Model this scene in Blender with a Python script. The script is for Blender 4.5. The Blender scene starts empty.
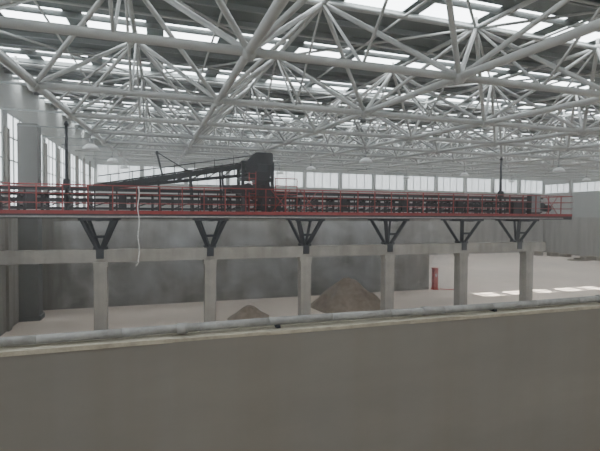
import bpy, math, random
from mathutils import Vector, Matrix
random.seed(7)
scene = bpy.context.scene
EYE = 7.0

# ------------------------------------------------------------ materials
def mat(name, col, rough=0.7, metal=0.0, noise=0.0, nscale=3.0, bump=0.0, col2=None, emis=None, estr=0.0, stretch=(1,1,1), streak=0.0):
    m = bpy.data.materials.new(name); m.use_nodes = True
    nt = m.node_tree; b = nt.nodes['Principled BSDF']
    b.inputs['Roughness'].default_value = rough
    b.inputs['Metallic'].default_value = metal
    b.inputs['Base Color'].default_value = (*col, 1)
    if noise > 0 or col2:
        tc = nt.nodes.new('ShaderNodeTexCoord'); mp = nt.nodes.new('ShaderNodeMapping')
        mp.inputs['Scale'].default_value = stretch
        nt.links.new(tc.outputs['Object'], mp.inputs['Vector'])
        n = nt.nodes.new('ShaderNodeTexNoise'); n.inputs['Scale'].default_value = nscale
        n.inputs['Detail'].default_value = 7; n.inputs['Roughness'].default_value = 0.62
        nt.links.new(mp.outputs['Vector'], n.inputs['Vector'])
        r = nt.nodes.new('ShaderNodeValToRGB')
        c2 = col2 if col2 else tuple(c*(1-noise) for c in col)
        r.color_ramp.elements[0].position = 0.32; r.color_ramp.elements[0].color = (*c2, 1)
        r.color_ramp.elements[1].position = 0.68; r.color_ramp.elements[1].color = (*col, 1)
        nt.links.new(n.outputs['Fac'], r.inputs['Fac'])
        out = r.outputs['Color']
        if streak > 0:   # vertical run-off stains
            m2 = nt.nodes.new('ShaderNodeMapping'); m2.inputs['Scale'].default_value = (1.3,1.3,0.09)
            nt.links.new(tc.outputs['Object'], m2.inputs['Vector'])
            n2 = nt.nodes.new('ShaderNodeTexNoise'); n2.inputs['Scale'].default_value = 1.0; n2.inputs['Detail'].default_value = 5
            nt.links.new(m2.outputs['Vector'], n2.inputs['Vector'])
            r2 = nt.nodes.new('ShaderNodeValToRGB')
            g = 1-streak
            r2.color_ramp.elements[0].position = 0.36; r2.color_ramp.elements[0].color = (g,g*0.98,g*0.94,1)
            r2.color_ramp.elements[1].position = 0.6; r2.color_ramp.elements[1].color = (1,1,1,1)
            nt.links.new(n2.outputs['Fac'], r2.inputs['Fac'])
            mx = nt.nodes.new('ShaderNodeMix'); mx.data_type='RGBA'; mx.blend_type='MULTIPLY'; mx.inputs[0].default_value=1.0
            nt.links.new(out, mx.inputs[6]); nt.links.new(r2.outputs['Color'], mx.inputs[7]); out = mx.outputs[2]
        nt.links.new(out, b.inputs['Base Color'])
        if bump > 0:
            bp = nt.nodes.new('ShaderNodeBump'); bp.inputs['Strength'].default_value = bump
            bp.inputs['Distance'].default_value = 0.05
            nt.links.new(n.outputs['Fac'], bp.inputs['Height'])
            nt.links.new(bp.outputs['Normal'], b.inputs['Normal'])
    if emis:
        b.inputs['Emission Color'].default_value = (*emis, 1)
        b.inputs['Emission Strength'].default_value = estr
    return m

M_CONC  = mat('concrete_wall', (0.32,0.305,0.275), 0.9, noise=0.25, nscale=0.35, bump=0.1, stretch=(1,1,0.5), streak=0.3)
M_CONCF = mat('concrete_smooth_parapet', (0.235,0.222,0.20), 0.85, noise=0.12, nscale=0.5, bump=0.03, stretch=(0.6,1,1.8), streak=0.04)
M_COL   = mat('concrete_column', (0.40,0.38,0.345), 0.9, noise=0.25, nscale=1.2, bump=0.1, streak=0.25)
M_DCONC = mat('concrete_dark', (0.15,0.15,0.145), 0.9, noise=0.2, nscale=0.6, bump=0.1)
M_FLOOR = mat('floor_dusty_concrete', (0.76,0.65,0.555), 0.9, noise=0.2, nscale=0.12, bump=0.05)
M_STEEL = mat('painted_tube_pale', (0.37,0.38,0.37), 0.45, 0.1, noise=0.1, nscale=2)
M_DECK  = mat('roof_sheet', (0.14,0.16,0.16), 0.6, noise=0.15, nscale=0.4)
M_PURL  = mat('purlin_galv', (0.23,0.25,0.245), 0.5, 0.2)
M_SKY   = mat('skylight_polycarbonate', (0.8,0.85,0.85), 0.4, emis=(0.92,0.97,1.0), estr=8.0)
M_WIN   = mat('window_frosted_pane', (0.7,0.75,0.75), 0.3, emis=(0.92,0.97,1.0), estr=1.3)
M_WINL  = mat('window_daylight_pane_side', (0.7,0.75,0.75), 0.3, emis=(0.92,0.97,1.0), estr=2.4)
M_FILL  = mat('added_fill_pane', (0.7,0.75,0.75), 0.3, emis=(1.0,0.97,0.93), estr=1.6)  # emissive fill for the added panes behind the camera
M_FRAME = mat('window_frame_grey', (0.34,0.36,0.35), 0.5)
M_PANEL = mat('wall_sheet_panel', (0.34,0.35,0.335), 0.6, noise=0.1, nscale=0.5)
M_RED   = mat('red_railing_paint', (0.34,0.035,0.035), 0.5, noise=0.3, nscale=3)
M_REDB  = mat('red_bright', (0.6,0.05,0.035), 0.5, noise=0.1, nscale=3)
M_DARK  = mat('dark_steel', (0.02,0.022,0.028), 0.5, 0.3, noise=0.3, nscale=4)
M_DARK2 = mat('bracket_dark_paint', (0.028,0.032,0.042), 0.55, 0.1, noise=0.2, nscale=3)
M_BELT  = mat('rubber_belt', (0.025,0.025,0.025), 0.8, noise=0.2, nscale=4)
M_GREY  = mat('machine_grey', (0.28,0.29,0.29), 0.5, 0.2, noise=0.2, nscale=3)
M_PIPE  = mat('galvanised_pipe', (0.37,0.365,0.35), 0.6, 0.1, noise=0.35, nscale=6)
M_FOAM  = mat('sealant_ledge', (0.48,0.44,0.35), 0.9, noise=0.35, nscale=5, bump=0.4)
M_PILE  = mat('gravel_material', (0.30,0.235,0.18), 0.95, noise=0.4, nscale=2.5, bump=0.8)
M_LAMP  = mat('lamp_shade_white', (0.8,0.82,0.82), 0.4, noise=0.05, nscale=3)
M_WHITE = mat('rope_white', (0.85,0.85,0.82), 0.8, noise=0.1, nscale=8)
M_WOOD  = mat('pallet_wood', (0.33,0.27,0.2), 0.9, noise=0.3, nscale=5)

# ------------------------------------------------------------ mesh builder
class MB:
    def __init__(s): s.v=[]; s.f=[]; s.mi=[]; s.mats=[]; s.sm=[]
    def m(s, mt):
        if mt not in s.mats: s.mats.append(mt)
        return s.mats.index(mt)
    def box(s, x0,x1,y0,y1,z0,z1, mt):
        b=len(s.v); i=s.m(mt)
        s.v += [(x0,y0,z0),(x1,y0,z0),(x1,y1,z0),(x0,y1,z0),(x0,y0,z1),(x1,y0,z1),(x1,y1,z1),(x0,y1,z1)]
        for q in ((0,3,2,1),(4,5,6,7),(0,1,5,4),(1,2,6,5),(2,3,7,6),(3,0,4,7)):
            s.f.append(tuple(b+k for k in q)); s.mi.append(i); s.sm.append(False)
    def quad(s, pts, mt):
        b=len(s.v); s.v += [tuple(p) for p in pts]; s.f.append(tuple(range(b,b+len(pts)))); s.mi.append(s.m(mt)); s.sm.append(False)
    def obox(s, p, q, w, h, mt, up=Vector((0,0,1))):
        p=Vector(p); q=Vector(q); d=(q-p).normalized()
        if abs(d.dot(up))>0.98: up=Vector((0,1,0))
        a=d.cross(up).normalized(); c=a.cross(d).normalized()
        b=len(s.v); i=s.m(mt)
        for P in (p,q):
            for sa,sc in ((-1,-1),(1,-1),(1,1),(-1,1)):
                s.v.append(tuple(P+a*sa*w/2+c*sc*h/2))
        for f in ((0,3,2,1),(4,5,6,7),(0,1,5,4),(1,2,6,5),(2,3,7,6),(3,0,4,7)):
            s.f.append(tuple(b+k for k in f)); s.mi.append(i); s.sm.append(False)
    def tube(s, p, q, r, mt, n=8, r2=None, cap=True):
        p=Vector(p); q=Vector(q); d=(q-p).normalized(); r2=r if r2 is None else r2
        up=Vector((0,0,1)) if abs(d.z)<0.95 else Vector((1,0,0))
        a=d.cross(up).normalized(); c=a.cross(d)
        b=len(s.v); i=s.m(mt)
        for P,R in ((p,r),(q,r2)):
            for k in range(n):
                t=2*math.pi*k/n; s.v.append(tuple(P+(a*math.cos(t)+c*math.sin(t))*R))
        for k in range(n):
            k2=(k+1)%n; s.f.append((b+k,b+k2,b+n+k2,b+n+k)); s.mi.append(i); s.sm.append(True)
        if cap:
            s.f.append(tuple(b+k for k in range(n-1,-1,-1))); s.mi.append(i); s.sm.append(False)
            s.f.append(tuple(b+n+k for k in range(n))); s.mi.append(i); s.sm.append(False)
    def lathe(s, c, prof, mt, n=16):
        b=len(s.v); i=s.m(mt); c=Vector(c)
        for (r,z) in prof:
            for k in range(n):
                t=2*math.pi*k/n
                s.v.append(tuple(c+Vector((r*math.cos(t), r*math.sin(t), z))))
        for j in range(len(prof)-1):
            for k in range(n):
                k2=(k+1)%n
                s.f.append((b+j*n+k,b+j*n+k2,b+(j+1)*n+k2,b+(j+1)*n+k)); s.mi.append(i); s.sm.append(True)
    def ball(s, c, r, mt, n=8, m=5):
        prof=[(max(r*math.sin(math.pi*j/m),0.001), -r*math.cos(math.pi*j/m)) for j in range(m+1)]
        s.lathe(c, prof, mt, n)
    def obj(s, name, parent=None, origin=None):
        me=bpy.data.meshes.new(name); o=Vector(origin) if origin else Vector((0,0,0))
        me.from_pydata([tuple(Vector(v)-o) for v in s.v],[],s.f)
        for mt in s.mats: me.materials.append(mt)
        me.polygons.foreach_set('material_index', s.mi); me.polygons.foreach_set('use_smooth', s.sm)
        me.update()
        ob=bpy.data.objects.new(name, me); ob.location=o
        scene.collection.objects.link(ob)
        if parent: ob.parent=parent
        return ob
def empty(name):
    e=bpy.data.objects.new(name,None); scene.collection.objects.link(e); return e

XL, XR, YN, YF = -8.6, 69.0, -6.0, 64.4
def zb(y): return 10.34+0.05*y     # bottom chord
DEP=2.8
def zt(y): return zb(y)+DEP
def zd(y): return zb(y)+DEP+0.55   # roof sheet

# ------------------------------------------------------------ shell
b=MB(); b.box(XL-0.4,XR+0.4,YN-0.3,YF+0.4,-0.3,0,M_FLOOR); b.obj('floor')

def wall_band_windows(name, along, pos, t, a0, a1, ztop, zw0, zw1, step, colw, mat_low, mat_up, inward, mwin=M_WIN, nm=4, side=0.25, cold=0.35):
    w=MB(); wn=MB()
    def bx(mb,s0,s1,d0,d1,z0,z1,m):
        lo,hi=sorted((pos+d0*inward,pos+d1*inward))
        if along=='x': mb.box(s0,s1,lo,hi,z0,z1,m)
        else: mb.box(lo,hi,s0,s1,z0,z1,m)
    bx(w,a0,a1,-t,0,0,zw0,mat_low)
    n=int(round((a1-a0)/step)); st=(a1-a0)/n
    for k in range(n):
        s0=a0+k*st; s1=s0+st
        zt_=max(ztop(s0),ztop(s1)) if along=='y' else ztop(pos)
        bx(w,s0,s1,-t,0,zw1,zt_,mat_up)
        bx(w,s0,s0+side,-t,0,zw0,zw1,mat_up); bx(w,s1-side,s1,-t,0,zw0,zw1,mat_up)
        bx(w,s0-colw/2 if k else s0,s0+colw/2,0,cold,0,zb(s0 if along=='y' else pos),mat_low)
        bx(wn,s0+side,s1-side,-t*0.4,-t*0.3,zw0,zw1,mwin)
        for j in range(nm+1):
            sx=s0+side+(st-2*side)*j/nm
            bx(wn,sx-0.05,sx+0.05,-t*0.3,-t*0.1,zw0,zw1,M_FRAME)
        nz=max(1,int((zw1-zw0)/1.3))
        for j in range(nz+1):
            z=zw0+(zw1-zw0)*j/nz
            bx(wn,s0+side,s1-side,-t*0.3,-t*0.1,z-0.04,z+0.04,M_FRAME)
    o=w.obj(name); return o, wn
o,wn=wall_band_windows('wall_back','x',YF,0.3,XL,XR,zd,11.0,13.4,6.0,0.5,M_PANEL,M_PANEL,-1)
wn.obj('window_1')
o,wn=wall_band_windows('wall_right','y',XR,0.3,YN,YF,zd,11.0,12.6,6.0,0.5,M_PANEL,M_PANEL,-1)
wn.obj('window_2')
o,wn=wall_band_windows('wall_left','y',XL,0.3,YN,YF,zd,7.3,12.8,4.4,0.5,M_CONC,M_PANEL,1,M_WINL,3,0.4,0.15)
wn.obj('window_3')
o,wn=wall_band_windows('wall_front','x',YN,0.3,XL,XR,zd,5.0,9.0,6.0,0.5,M_PANEL,M_PANEL,1,M_FILL)
wn.obj('added_fill_panes')  # unseen glowing panes, added to brighten and flatten light on the parapet
b=MB(); b.box(XL,XR-0.4,YF-0.55,YF-0.36,0,6.6,M_CONC); b.obj('trim_1')
b=MB(); b.box(XR-0.55,XR-0.36,YN,YF-0.6,0,6.6,M_CONC); b.obj('trim_2')

# ------------------------------------------------------------ ceiling with skylight rows
b=MB(); sk=MB(); pur=MB()
rows=[10.4+3+6*k-12 for k in range(0,11)]
hw=0.85
edges=[YN-0.3]
for r in rows: edges += [r-hw, r+hw]
edges.append(YF+0.4)
def slab(mb,x0,x1,y0,y1,m,th=0.08):
    z0,z1=zd(y0),zd(y1)
    bb=len(mb.v); i=mb.m(m)
    mb.v += [(x0,y0,z0),(x1,y0,z0),(x1,y1,z1),(x0,y1,z1),(x0,y0,z0+th),(x1,y0,z0+th),(x1,y1,z1+th),(x0,y1,z1+th)]
    for q in ((0,3,2,1),(4,5,6,7),(0,1,5,4),(1,2,6,5),(2,3,7,6),(3,0,4,7)):
        mb.f.append(tuple(bb+k for k in q)); mb.mi.append(i); mb.sm.append(False)
for k in range(0,len(edges),2):
    slab(b,XL-0.3,XR+0.3,edges[k],edges[k+1],M_DECK)
for r in rows:
    x=XL-0.3
    while x<XR+0.3:
        x1=min(x+3.0,XR+0.3)
        slab(b,x1-0.7,x1,r-hw,r+hw,M_DECK)
        opened = abs(r-31.4)<0.1 and 33<x<56
        if not opened: slab(sk,x,x1-0.7,r-hw,r+hw,M_SKY,0.03)
        x=x1
ceil=b.obj('ceiling'); sk.obj('skylight_panels',ceil)
y=YN+0.7
while y<YF:
    z=zd(y)-0.12
    pur.box(XL,XR,y-0.05,y+0.05,z-0.1,z+0.1,M_PURL); y+=1.5
pur.obj('roof_purlins',ceil)

# ------------------------------------------------------------ space frame
sf=MB()
NX=[8+6*k for k in range(-2,11)]; NY=[10.4+6*k for k in range(-2,9+1)]
NX=[x for x in NX if x<XR]; NY=[y for y in NY if y<YF]
def nb(i,j): return Vector((NX[i],NY[j],zb(NY[j])))
TX=[NX[0]-3]+[x+3 for x in NX if x+3<XR]; TY=[NY[0]-3]+[y+3 for y in NY if y+3<YF]
def tp(i,j): return Vector((TX[i],TY[j],zt(TY[j])))
for i in range(len(NX)):
    for j in range(len(NY)):
        p=nb(i,j); sf.ball(p,0.22,M_STEEL)
        if i+1<len(NX): sf.tube(p,nb(i+1,j),0.115,M_STEEL,cap=False)
        if j+1<len(NY): sf.tube(p,nb(i,j+1),0.115,M_STEEL,cap=False)
        for di in (0,1):
            for dj in (0,1):
                if i+di<len(TX) and j+dj<len(TY):
                    sf.tube(p,tp(i+di,j+dj),0.078,M_STEEL,cap=False)
        if i+1<len(NX) and i+1<len(TX):
            mid=(p+nb(i+1,j))/2
            for dj in (0,1):
                if j+dj<len(TY):
                    sf.tube(mid,tp(i+1,j+dj),0.045,M_STEEL,n=6,cap=False)
        if j+1<len(NY) and j+1<len(TY) and j>=3:
            mid=(p+nb(i,j+1))/2
            for di in (0,1):
                if i+di<len(TX):
                    sf.tube(mid,tp(i+di,j+1),0.045,M_STEEL,n=6,cap=False)
for i in range(len(TX)):
    for j in range(len(TY)):
        p=tp(i,j); sf.ball(p,0.18,M_STEEL)
        sf.tube(p,p+Vector((0,0,0.4)),0.06,M_STEEL)
        if i+1<len(TX): sf.tube(p,tp(i+1,j),0.09,M_STEEL,cap=False)
        if j+1<len(TY): sf.tube(p,tp(i,j+1),0.09,M_STEEL,cap=False)
        if i+1<len(TX) and j+1<len(TY):
            if (i+j)%2==0: sf.tube(p,tp(i+1,j+1),0.05,M_STEEL,n=6,cap=False)
            else: sf.tube(tp(i+1,j),tp(i,j+1),0.05,M_STEEL,n=6,cap=False)
            sf.tube((p+tp(i+1,j))/2,(tp(i,j+1)+tp(i+1,j+1))/2,0.045,M_STEEL,n=6,cap=False)
            sf.tube((p+tp(i,j+1))/2,(tp(i+1,j)+tp(i+1,j+1))/2,0.045,M_STEEL,n=6,cap=False)
for y in NY[3:]:
    sf.tube((XL+0.4,y+1.4,zb(y)+0.35),(XR-0.4,y+1.4,zb(y)+0.35),0.045,M_PURL,n=6)
sf.obj('space_frame_roof_truss')

# ------------------------------------------------------------ partition wall (middle) and return
b=MB()
b.box(XL,23.6,34.5,34.9,0,6.55,M_CONC); b.box(23.2,23.6,34.9,YF-0.6,0,6.55,M_CONC)
b.box(XL,23.65,34.42,34.98,6.55,6.7,M_COL)
b.obj('partition_wall')

# ------------------------------------------------------------ parapet wall in the foreground
b=MB(); WY=6.0; WT=EYE-1.69
b.box(XL,XR-0.4,WY,WY+0.35,0,WT-0.05,M_CONCF)
parapet=b.obj('parapet_wall')
b=MB(); random.seed(3)
x=XL+0.02
while x<XR-0.5:
    x1=min(x+random.uniform(0.5,1.4),XR-0.45)
    b.box(x,x1,WY-0.008-random.uniform(0,0.012),WY+0.36,WT-0.05-random.uniform(0,0.012),WT+random.uniform(-0.012,0.0),M_FOAM); x=x1
b.obj('mortar_capping',parapet)
b=MB()
pts=[]; x=XL+0.1
while x<XR-1:
    pts.append(Vector((x,WY+0.17+0.012*math.sin(x*1.1),WT+0.082+0.008*math.sin(x*0.7)))); x+=1.0
for p,q in zip(pts,pts[1:]): b.tube(p,q,0.058,M_PIPE,n=14)
x=XL+1
while x<XR-2:
    b.tube((x,WY+0.17,WT+0.082),(x+0.14,WY+0.17,WT+0.082),0.072,M_PIPE,n=14)
    b.box(x+1.4,x+1.46,WY+0.1,WY+0.24,WT,WT+0.04,M_DARK2); x+=3.9
for p,q in zip(pts,pts[1:]): b.tube(p+Vector((0,0.12,-0.04)),q+Vector((0,0.12,-0.04)),0.02,M_PIPE,n=8)
b.obj('water_pipe')

# ------------------------------------------------------------ gantry columns & beam
GY=26.4; BT=EYE-2.1; BU=EYE-2.8
CX=[-3.25+6*k for k in range(6)]
for cx in CX:
    b=MB(); w=0.33
    b.box(cx-w,cx+w,GY-w,GY+w,0,BU,M_COL)
    b.box(cx-w-0.12,cx+w+0.12,GY-w-0.12,GY+w+0.12,0,0.25,M_COL)
    b.box(cx-w-0.06,cx+w+0.06,GY-w-0.02,GY+w+0.02,BU-0.25,BU,M_COL)
    b.obj('concrete_column',origin=(cx,GY,0))
b=MB(); b.box(XL,28.3,GY-0.3,GY+0.3,BU,BT,M_COL); b.obj('concrete_beam')
for yy in (31.8,):
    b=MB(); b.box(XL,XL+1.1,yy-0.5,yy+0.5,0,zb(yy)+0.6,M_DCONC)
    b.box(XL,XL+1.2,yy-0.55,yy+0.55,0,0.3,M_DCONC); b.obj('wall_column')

# ------------------------------------------------------------ conveyor gantry
G=empty('conveyor_gantry')
Y0,Y1=25.2,27.7; GX0,GX1=XL+0.1,29.8; DZ=EYE-0.02
d=MB()
d.box(GX0,GX1,Y0,Y1,DZ-0.06,DZ,M_GREY)
for yy in (Y0,Y1-0.12): d.box(GX0,GX1,yy,yy+0.12,DZ-0.34,DZ-0.06,M_DARK2)
x=GX0+0.5
while x<GX1: d.box(x,x+0.1,Y0,Y1,DZ-0.26,DZ-0.06,M_DARK2); x+=1.5
d.box(GX0,GX1,Y0-0.04,Y0-0.01,DZ-0.1,DZ+0.08,M_RED)
d.box(GX0,GX1,Y1+0.01,Y1+0.04,DZ-0.1,DZ+0.08,M_RED)
d.tube((GX0,Y0-0.1,DZ-0.25),(GX1-1,Y0-0.1,DZ-0.25),0.05,M_PIPE)
d.obj('deck',G)
r=MB()
for yy in (Y0,Y1):
    for zz,rr in ((1.42,0.032),(0.95,0.02),(0.48,0.02)):
        r.tube((GX0,yy,DZ+zz),(GX1,yy,DZ+zz),rr,M_RED)
    x=GX0
    while x<GX1+0.01:
        r.obox((x,yy,DZ-0.1),(x,yy,DZ+1.42),0.055,0.055,M_RED); x+=1.2
for zz in (1.42,0.95,0.48): r.tube((GX1,Y0,DZ+zz),(GX1,Y1,DZ+zz),0.03,M_RED)
for gx in (6.2,8.0,27.2):
    r.tube((gx,Y0,DZ),(gx+1.2,Y0,DZ+1.42),0.025,M_RED); r.tube((gx+1.2,Y0,DZ),(gx,Y0,DZ+1.42),0.025,M_RED)
r.obj('railing',G)
c=MB(); ca,cb=Y0+0.7,Y1-0.7; cx1=27.6
for yy in (ca,cb):
    c.box(GX0,cx1,yy-0.05,yy+0.05,DZ+0.55,DZ+0.74,M_DARK)
    c.box(GX0,cx1,yy-0.04,yy+0.04,DZ+0.14,DZ+0.26,M_DARK)
x=GX0+0.3; kk=0
while x<cx1:
    for yy in (ca,cb):
        c.box(x-0.06,x+0.06,yy-0.05,yy+0.05,DZ,DZ+0.85,M_DARK)
    c.tube((x,ca,DZ+0.95),(x,(ca+cb)/2-0.2,DZ+0.78),0.07,M_DARK)
    c.tube((x,(ca+cb)/2-0.2,DZ+0.78),(x,(ca+cb)/2+0.2,DZ+0.78),0.07,M_DARK)
    c.tube((x,(ca+cb)/2+0.2,DZ+0.78),(x,cb,DZ+0.95),0.07,M_DARK)
    c.tube((x,ca,DZ+0.3),(x,cb,DZ+0.3),0.06,M_DARK)
    c.box(x+0.3,x+0.37,ca-0.12,ca-0.06,DZ,DZ+1.25,M_DARK)
    if kk%4==1: c.box(x+0.45,x+0.85,ca-0.3,ca-0.1,DZ+0.25,DZ+0.95,M_DARK)
    x+=1.1; kk+=1
    if x<cx1: c.tube((x-1.1,ca,DZ+0.2),(x,ca,DZ+0.6),0.03,M_DARK)
c.box(GX0,cx1,ca-0.12,ca-0.06,DZ+1.18,DZ+1.3,M_DARK)
m_=(ca+cb)/2
c.quad([(GX0,ca,DZ+1.04),(cx1,ca,DZ+1.04),(cx1,m_-0.2,DZ+0.87),(GX0,m_-0.2,DZ+0.87)],M_BELT)
c.quad([(GX0,m_-0.2,DZ+0.87),(cx1,m_-0.2,DZ+0.87),(cx1,m_+0.2,DZ+0.87),(GX0,m_+0.2,DZ+0.87)],M_BELT)
c.quad([(GX0,m_+0.2,DZ+0.87),(cx1,m_+0.2,DZ+0.87),(cx1,cb,DZ+1.04),(GX0,cb,DZ+1.04)],M_BELT)
c.quad([(GX0,ca,DZ+0.37),(cx1,ca,DZ+0.37),(cx1,cb,DZ+0.37),(GX0,cb,DZ+0.37)],M_BELT)
c.tube((cx1,ca-0.1,DZ+0.62),(cx1,cb+0.1,DZ+0.62),0.3,M_DARK,n=16)
c.box(GX0,GX1-2,Y1-0.25,Y1-0.1,DZ+1.2,DZ+1.28,M_DARK)
c.box(26.0,26.9,Y0+0.15,Y0+0.55,DZ,DZ+1.5,M_DARK)
c.box(26.05,26.85,Y0+0.12,Y0+0.15,DZ+0.2,DZ+1.4,M_GREY)
c.box(24.4,25.5,Y0+0.15,Y0+0.55,DZ,DZ+0.9,M_DARK)
c.tube((27.9,Y0+0.3,DZ+0.5),(27.9,Y0+0.9,DZ+0.5),0.25,M_DARK,n=12)
c.obj('belt_conveyor',G)
sp=MB()
sp.tube((GX0,Y1+0.12,DZ+0.1),(GX1-2,Y1+0.12,DZ+0.1),0.035,M_PIPE)
x=GX0+1
while x<GX1-2:
    sp.tube((x,Y1+0.12,DZ+0.1),(x,Y1+0.3,DZ-0.12),0.018,M_PIPE,n=6)
    sp.tube((x,Y1+0.3,DZ-0.12),(x,Y1+0.36,DZ-0.2),0.035,M_DARK,n=8,r2=0.015); x+=1.8
sp.obj('mist_spray_pipe',G)
br=MB()
BX=CX[:5]+[CX[5]-1.0]
for bx in BX:
    for yy in (Y0+0.12,Y1-0.2):
        dy=GY-0.22 if yy<GY else GY+0.22
        wd=0.24 if yy<GY else 0.14
        br.obox((bx-0.8,yy,DZ-0.3),(bx-0.14,dy,BT+0.1),wd,0.18,M_DARK2)
        br.obox((bx+0.8,yy,DZ-0.3),(bx+0.14,dy,BT+0.1),wd,0.18,M_DARK2)
        br.obox((bx-0.95,yy,DZ-0.4),(bx+0.95,yy,DZ-0.4),0.16,0.14,M_DARK2)
        if yy<GY:
            k=0.62; my=yy*(1-k)+dy*k
            br.obox((bx-0.4,my,DZ-1.35),(bx+0.4,my,DZ-1.35),0.12,0.14,M_DARK2)
    br.box(bx-0.35,bx+0.35,GY-0.3,GY+0.3,BT,BT+0.14,M_DARK2)
    br.box(bx-0.2,bx+0.2,GY-0.36,GY-0.3,BU+0.2,BT,M_DARK2)
    br.box(bx-0.08,bx+0.08,Y0,Y1,DZ-0.5,DZ-0.34,M_DARK2)
br.obj('support_brackets',G)

# ------------------------------------------------------------ tripper car with inclined boom
T=empty('conveyor_tripper')
t=MB(); hx=5.5
for xx in (hx-0.9,hx+0.9):
    for yy in (Y0+0.45,Y1-0.5):
        t.box(xx-0.09,xx+0.09,yy-0.09,yy+0.09,DZ+0.05,DZ+3.0,M_DARK)
for zz in (0.15,1.1,2.0,2.95):
    for yy in (Y0+0.45,Y1-0.5): t.box(hx-1,hx+1,yy-0.06,yy+0.06,DZ+zz,DZ+zz+0.14,M_DARK)
    for xx in (hx-0.9,hx+0.9): t.box(xx-0.06,xx+0.06,Y0+0.45,Y1-0.5,DZ+zz,DZ+zz+0.14,M_DARK)
t.tube((hx-0.9,Y0+0.45,DZ+1.1),(hx+0.9,Y0+0.45,DZ+2.0),0.05,M_DARK)
t.tube((hx+0.9,Y0+0.45,DZ+0.2),(hx-0.9,Y0+0.45,DZ+1.1),0.05,M_DARK)
t.obj('tower_frame',T)
h=MB()
ya,yb=Y0+0.5,Y1-0.55
prof=[(hx-0.55,DZ+2.1),(hx+0.75,DZ+2.1),(hx+0.95,DZ+2.7),(hx+0.95,DZ+3.55),(hx+0.9,DZ+3.65),(hx-0.1,DZ+3.65),(hx-0.6,DZ+3.2)]
n=len(prof)
h.quad([(x,ya,z) for x,z in prof],M_DARK); h.quad([(x,yb,z) for x,z in reversed(prof)],M_DARK)
for k in range(n):
    a_,b_=prof[k],prof[(k+1)%n]
    h.quad([(a_[0],ya,a_[1]),(a_[0],yb,a_[1]),(b_[0],yb,b_[1]),(b_[0],ya,b_[1])],M_DARK)
h.box(hx-0.2,hx+0.6,ya-0.04,ya,DZ+2.5,DZ+3.1,M_DARK2)
h.obox((hx+0.3,GY,DZ+2.2),(hx+0.5,GY,DZ+0.9),0.9,0.9,M_DARK)
h.obox((hx+0.5,Y0+0.35,DZ+1.6),(hx+0.2,Y0+0.25,DZ+0.2),0.5,0.5,M_DARK)
h.obj('head_hood_and_chute',T)
p=MB()
p.tube((hx-0.4,Y0+0.25,DZ+2.75),(hx-0.4,Y1-0.35,DZ+2.75),0.38,M_DARK,n=18)
p.tube((hx-0.6,Y0+0.25,DZ+1.5),(hx-0.6,Y1-0.35,DZ+1.5),0.28,M_DARK,n=16)
p.box(hx-1.6,hx-1.0,Y0+0.25,Y0+0.75,DZ+1.15,DZ+1.65,M_DARK)
p.tube((hx-2.1,Y0+0.5,DZ+1.45),(hx-1.6,Y0+0.5,DZ+1.45),0.2,M_DARK2,n=12)
for xx in (-0.8,0.8):
    for yy in (Y0+0.5,Y1-0.55): p.tube((hx+xx,yy-0.08,DZ+0.18),(hx+xx,yy+0.08,DZ+0.18),0.18,M_DARK,n=14)
p.obj('pulleys_and_drive',T)
bo=MB(); A=Vector((-3.8,0,DZ+1.25)); B=Vector((hx-0.3,0,DZ+2.95))
for yy in (ca,cb):
    a=A.copy(); a.y=yy; e=B.copy(); e.y=yy
    bo.obox(a,e,0.1,0.24,M_DARK)
    bo.obox(a-Vector((0,0,0.0)),e-Vector((0,0,0.6)),0.08,0.12,M_DARK)
    N=10
    for k in range(1,N):
        u=k/N; pa=a.lerp(e,u); pb=pa-Vector((0,0,0.6*u)); pc=a.lerp(e,(k+1)/N)
        bo.obox(pa,pb,0.06,0.06,M_DARK); bo.obox(pb,pc,0.06,0.06,M_DARK)
    for k in (4,6,8):
        pa=a.lerp(e,k/N)
        bo.obox(pa,(pa.x+0.15,yy,DZ),0.12,0.12,M_DARK)
    if yy==ca:
        bo.tube(a+Vector((0.5,-0.1,0.7)),e+Vector((0,-0.1,0.5)),0.03,M_DARK)
        for k in range(1,8):
            pa=a.lerp(e,k/8); bo.tube(pa+Vector((0,-0.1,0)),pa+Vector((0,-0.1,0.65)),0.022,M_DARK)
for k in range(0,11):
    pa=A.lerp(B,k/10); bo.tube((pa.x,ca,pa.z+0.15),(pa.x,cb,pa.z+0.15),0.07,M_DARK)
bo.quad([(A.x,ca,A.z+0.22),(B.x,ca,B.z+0.22),(B.x,cb,B.z+0.22),(A.x,cb,A.z+0.22)],M_BELT)
mx=0.1
bo.obox((mx,ca,DZ+1.9),(mx-0.35,ca,DZ+3.4),0.09,0.09,M_DARK); bo.obox((mx,cb,DZ+1.9),(mx-0.35,cb,DZ+3.4),0.09,0.09,M_DARK)
bo.tube((mx-0.35,ca,DZ+3.4),(mx-0.35,cb,DZ+3.4),0.08,M_DARK)
bo.tube((mx-0.35,ca,DZ+3.4),(mx+1.5,ca,DZ+2.3),0.03,M_DARK)
bo.obj('inclined_boom',T)
rr=MB()
for zz in (1.15,1.65,2.1):
    rr.tube((hx+1.0,Y0+0.2,DZ+zz),(hx+2.4,Y0+0.2,DZ+zz),0.03,M_RED)
for xx in (1.05,1.7,2.4):
    rr.tube((hx+xx,Y0+0.2,DZ+0.0),(hx+xx,Y0+0.2,DZ+2.1),0.03,M_RED)
rr.box(hx+1.0,hx+2.4,Y0+0.2,Y0+1.0,DZ+1.05,DZ+1.1,M_DARK)
for k in range(8): rr.tube((hx-0.55,Y0+0.3,DZ+0.25+k*0.3),(hx-0.15,Y0+0.3,DZ+0.25+k*0.3),0.02,M_RED,n=6)
for xx in (-0.55,-0.15): rr.tube((hx+xx,Y0+0.3,DZ),(hx+xx,Y0+0.3,DZ+2.9),0.03,M_RED)
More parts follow.
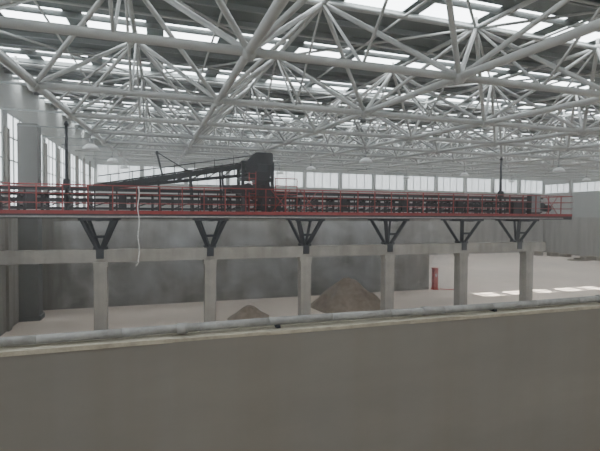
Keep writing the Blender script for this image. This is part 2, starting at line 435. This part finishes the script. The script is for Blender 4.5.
rr.obj('service_platform',T)

# ------------------------------------------------------------ mast poles on the gantry
for px,top in ((-4.75,EYE+4.6),(23.3,EYE+4.0)):
    b=MB(); py=Y0+0.25
    b.tube((px,py,DZ),(px,py,top),0.1,M_DARK,n=10,r2=0.07)
    b.box(px-0.2,px+0.2,py-0.2,py+0.2,DZ,DZ+0.05,M_DARK)
    b.box(px-0.15,px+0.15,py-0.15,py+0.12,DZ+1.2,DZ+1.7,M_DARK)
    b.tube((px,py,top-0.1),(px,py-0.02,top+0.12),0.13,M_DARK,n=10,r2=0.05)
    b.obj('steel_mast_pole',origin=(px,py,DZ))
b=MB(); px=-1.2; pts=[Vector((px+0.04*math.sin(k*0.9),Y0-0.14,DZ+1.4-k*0.22)) for k in range(0,20)]
for p_,q_ in zip(pts,pts[1:]): b.tube(p_,q_,0.028,M_WHITE,n=6)
b.tube(pts[-1],pts[-1]+Vector((-0.12,0,-0.15)),0.03,M_WHITE,n=6)
b.obj('hanging_hose')

# ------------------------------------------------------------ gravel piles
def pile(cx,cy,R,H,seed):
    random.seed(seed)
    from mathutils import noise
    b=MB(); NR,NA=26,56
    i=b.m(M_PILE); b.v.append((cx,cy,H))
    for j in range(1,NR+1):
        u=j/NR
        for k in range(NA):
            a=2*math.pi*k/NA
            rr=R*u*(1+0.13*noise.noise(Vector((math.cos(a)*1.4+seed,math.sin(a)*1.4,0))))
            z=H*(1-u)**1.06*(1-0.15*math.exp(-((u)/0.1)**2))
            z+=0.12*H*noise.noise(Vector((rr*math.cos(a)*1.3,rr*math.sin(a)*1.3,seed)))*math.sin(math.pi*u)
            z+=0.05*noise.noise(Vector((rr*math.cos(a)*5,rr*math.sin(a)*5,seed)))*(1-u)
            b.v.append((cx+rr*math.cos(a),cy+rr*math.sin(a),max(z,0) if j<NR else 0.0))
    b.v[0]=(cx,cy,H*0.9)
    for k in range(NA):
        b.f.append((0,1+k,1+(k+1)%NA)); b.mi.append(i); b.sm.append(True)
    for j in range(NR-1):
        for k in range(NA):
            a0=1+j*NA; a1=a0+NA; k2=(k+1)%NA
            b.f.append((a0+k,a1+k,a1+k2,a0+k2)); b.mi.append(i); b.sm.append(True)
    b.obj('gravel_pile',origin=(cx,cy,0))
pile(13.35,29.8,3.0,2.5,1)
pile(5.55,28.4,1.4,0.95,5)

# ------------------------------------------------------------ red hydrant post and hose
b=MB(); hx2,hy=24.1,34.3
b.box(hx2-0.2,hx2+0.2,hy-0.2,hy+0.2,0.1,1.95,M_REDB); b.box(hx2-0.26,hx2+0.26,hy-0.25,hy+0.25,0,0.1,M_REDB)
b.box(hx2-0.24,hx2+0.24,hy-0.24,hy+0.24,1.95,2.03,M_REDB)
b.box(hx2-0.1,hx2+0.1,hy-0.22,hy-0.2,1.2,1.5,M_LAMP)
b.obj('fire_hydrant_cabinet')
b=MB(); pts=[Vector((24.6+k*0.16,34.2-0.6*math.sin(k*0.25),0.05)) for k in range(16)]
for p_,q_ in zip(pts,pts[1:]): b.tube(p_,q_,0.05,M_REDB,n=6)
b.obj('fire_hose')

# ------------------------------------------------------------ materials stacked by the right wall
b=MB(); random.seed(11)
for k in range(16):
    x=random.uniform(60,67); y=random.uniform(38,60); w=random.uniform(0.6,1.2)
    for l in range(random.randint(1,4)):
        z=l*0.16
        for s in (-0.5,0,0.5): b.box(x-w,x+w,y+s-0.07,y+s+0.07,z,z+0.1,M_WOOD)
        for s in (-0.8,-0.4,0,0.4,0.8): b.box(x+s*w-0.1,x+s*w+0.1,y-0.6,y+0.6,z+0.1,z+0.14,M_WOOD)
b.obj('wooden_pallet_stacks')

# ------------------------------------------------------------ high bay lamps
def lamp(x,y,drop=1.2):
    b=MB(); zt_=zb(y); z=zt_-drop
    b.tube((x,y,z+0.35),(x,y,zt_),0.02,M_DARK,n=6)
    b.tube((x,y,z+0.12),(x,y,z+0.4),0.11,M_GREY,n=12)
    b.lathe((x,y,z),[(0.1,0.16),(0.22,0.12),(0.4,-0.02),(0.5,-0.2),(0.47,-0.2),(0.36,-0.03),(0.08,0.08)],M_LAMP,18)
    b.obj('high_bay_lamp',origin=(x,y,zt_))
for x in (-4,14,32,50):
    for y in (16.4,28.4,40.4,52.4):
        if (x,y) not in ((-4,16.4),(14,16.4)): lamp(x,y,0.9)

# ------------------------------------------------------------ dusty mist filling the hall beyond the parapet
mist=empty('water_mist')
mm=bpy.data.materials.new('water_mist_haze'); mm.use_nodes=True; nt=mm.node_tree
nt.nodes.remove(nt.nodes['Principled BSDF'])
vs=nt.nodes.new('ShaderNodeVolumeScatter'); vs.inputs['Color'].default_value=(0.97,0.97,0.95,1)
vs.inputs['Density'].default_value=0.005; vs.inputs['Anisotropy'].default_value=0.2
nt.links.new(vs.outputs['Volume'],nt.nodes['Material Output'].inputs['Volume'])
b=MB(); b.box(XL+0.45,XR-0.6,WY+0.5,YF-0.7,0.02,13.3,mm); b.obj('haze',mist)
mm=bpy.data.materials.new('water_mist_wisps'); mm.use_nodes=True; nt=mm.node_tree
nt.nodes.remove(nt.nodes['Principled BSDF'])
vs=nt.nodes.new('ShaderNodeVolumeScatter'); vs.inputs['Color'].default_value=(0.99,0.99,0.98,1)
tc=nt.nodes.new('ShaderNodeTexCoord'); n=nt.nodes.new('ShaderNodeTexNoise'); n.inputs['Scale'].default_value=0.42
n.inputs['Detail'].default_value=4; n.inputs['Distortion'].default_value=1.0
mr=nt.nodes.new('ShaderNodeMapRange'); mr.inputs['From Min'].default_value=0.45; mr.inputs['From Max'].default_value=0.75
mr.inputs['To Min'].default_value=0.0; mr.inputs['To Max'].default_value=0.3
nt.links.new(tc.outputs['Object'],n.inputs['Vector']); nt.links.new(n.outputs['Fac'],mr.inputs['Value'])
nt.links.new(mr.outputs['Result'],vs.inputs['Density'])
nt.links.new(vs.outputs['Volume'],nt.nodes['Material Output'].inputs['Volume'])
b=MB(); b.box(-6,22,28.1,33.8,0.9,6.4,mm); b.obj('wisps',mist)

# ------------------------------------------------------------ light
w=bpy.data.worlds.new('World'); scene.world=w; w.use_nodes=True
bg=w.node_tree.nodes['Background']; bg.inputs['Color'].default_value=(0.8,0.9,1.0,1); bg.inputs['Strength'].default_value=1.5
su=bpy.data.lights.new('sun','SUN'); su.energy=22; su.angle=0.01; su.color=(1,0.97,0.92)
so=bpy.data.objects.new('sun',su); scene.collection.objects.link(so)
so.rotation_euler=Vector((-0.45,-0.03,-1)).to_track_quat('-Z','Y').to_euler()

# ------------------------------------------------------------ camera
cd=bpy.data.cameras.new('camera'); cd.sensor_width=36; cd.lens=26; cd.clip_end=400; cd.clip_start=0.05
co=bpy.data.objects.new('camera',cd); scene.collection.objects.link(co)
yaw=math.radians(17.7); pitch=math.radians(-1.65)
dv=Vector((math.sin(yaw)*math.cos(pitch),math.cos(yaw)*math.cos(pitch),math.sin(pitch)))
q=dv.to_track_quat('-Z','Y').to_matrix().to_4x4()
co.matrix_world=Matrix.Translation((0,0,EYE)) @ q @ Matrix.Rotation(math.radians(0.4),4,'Z')
scene.camera=co
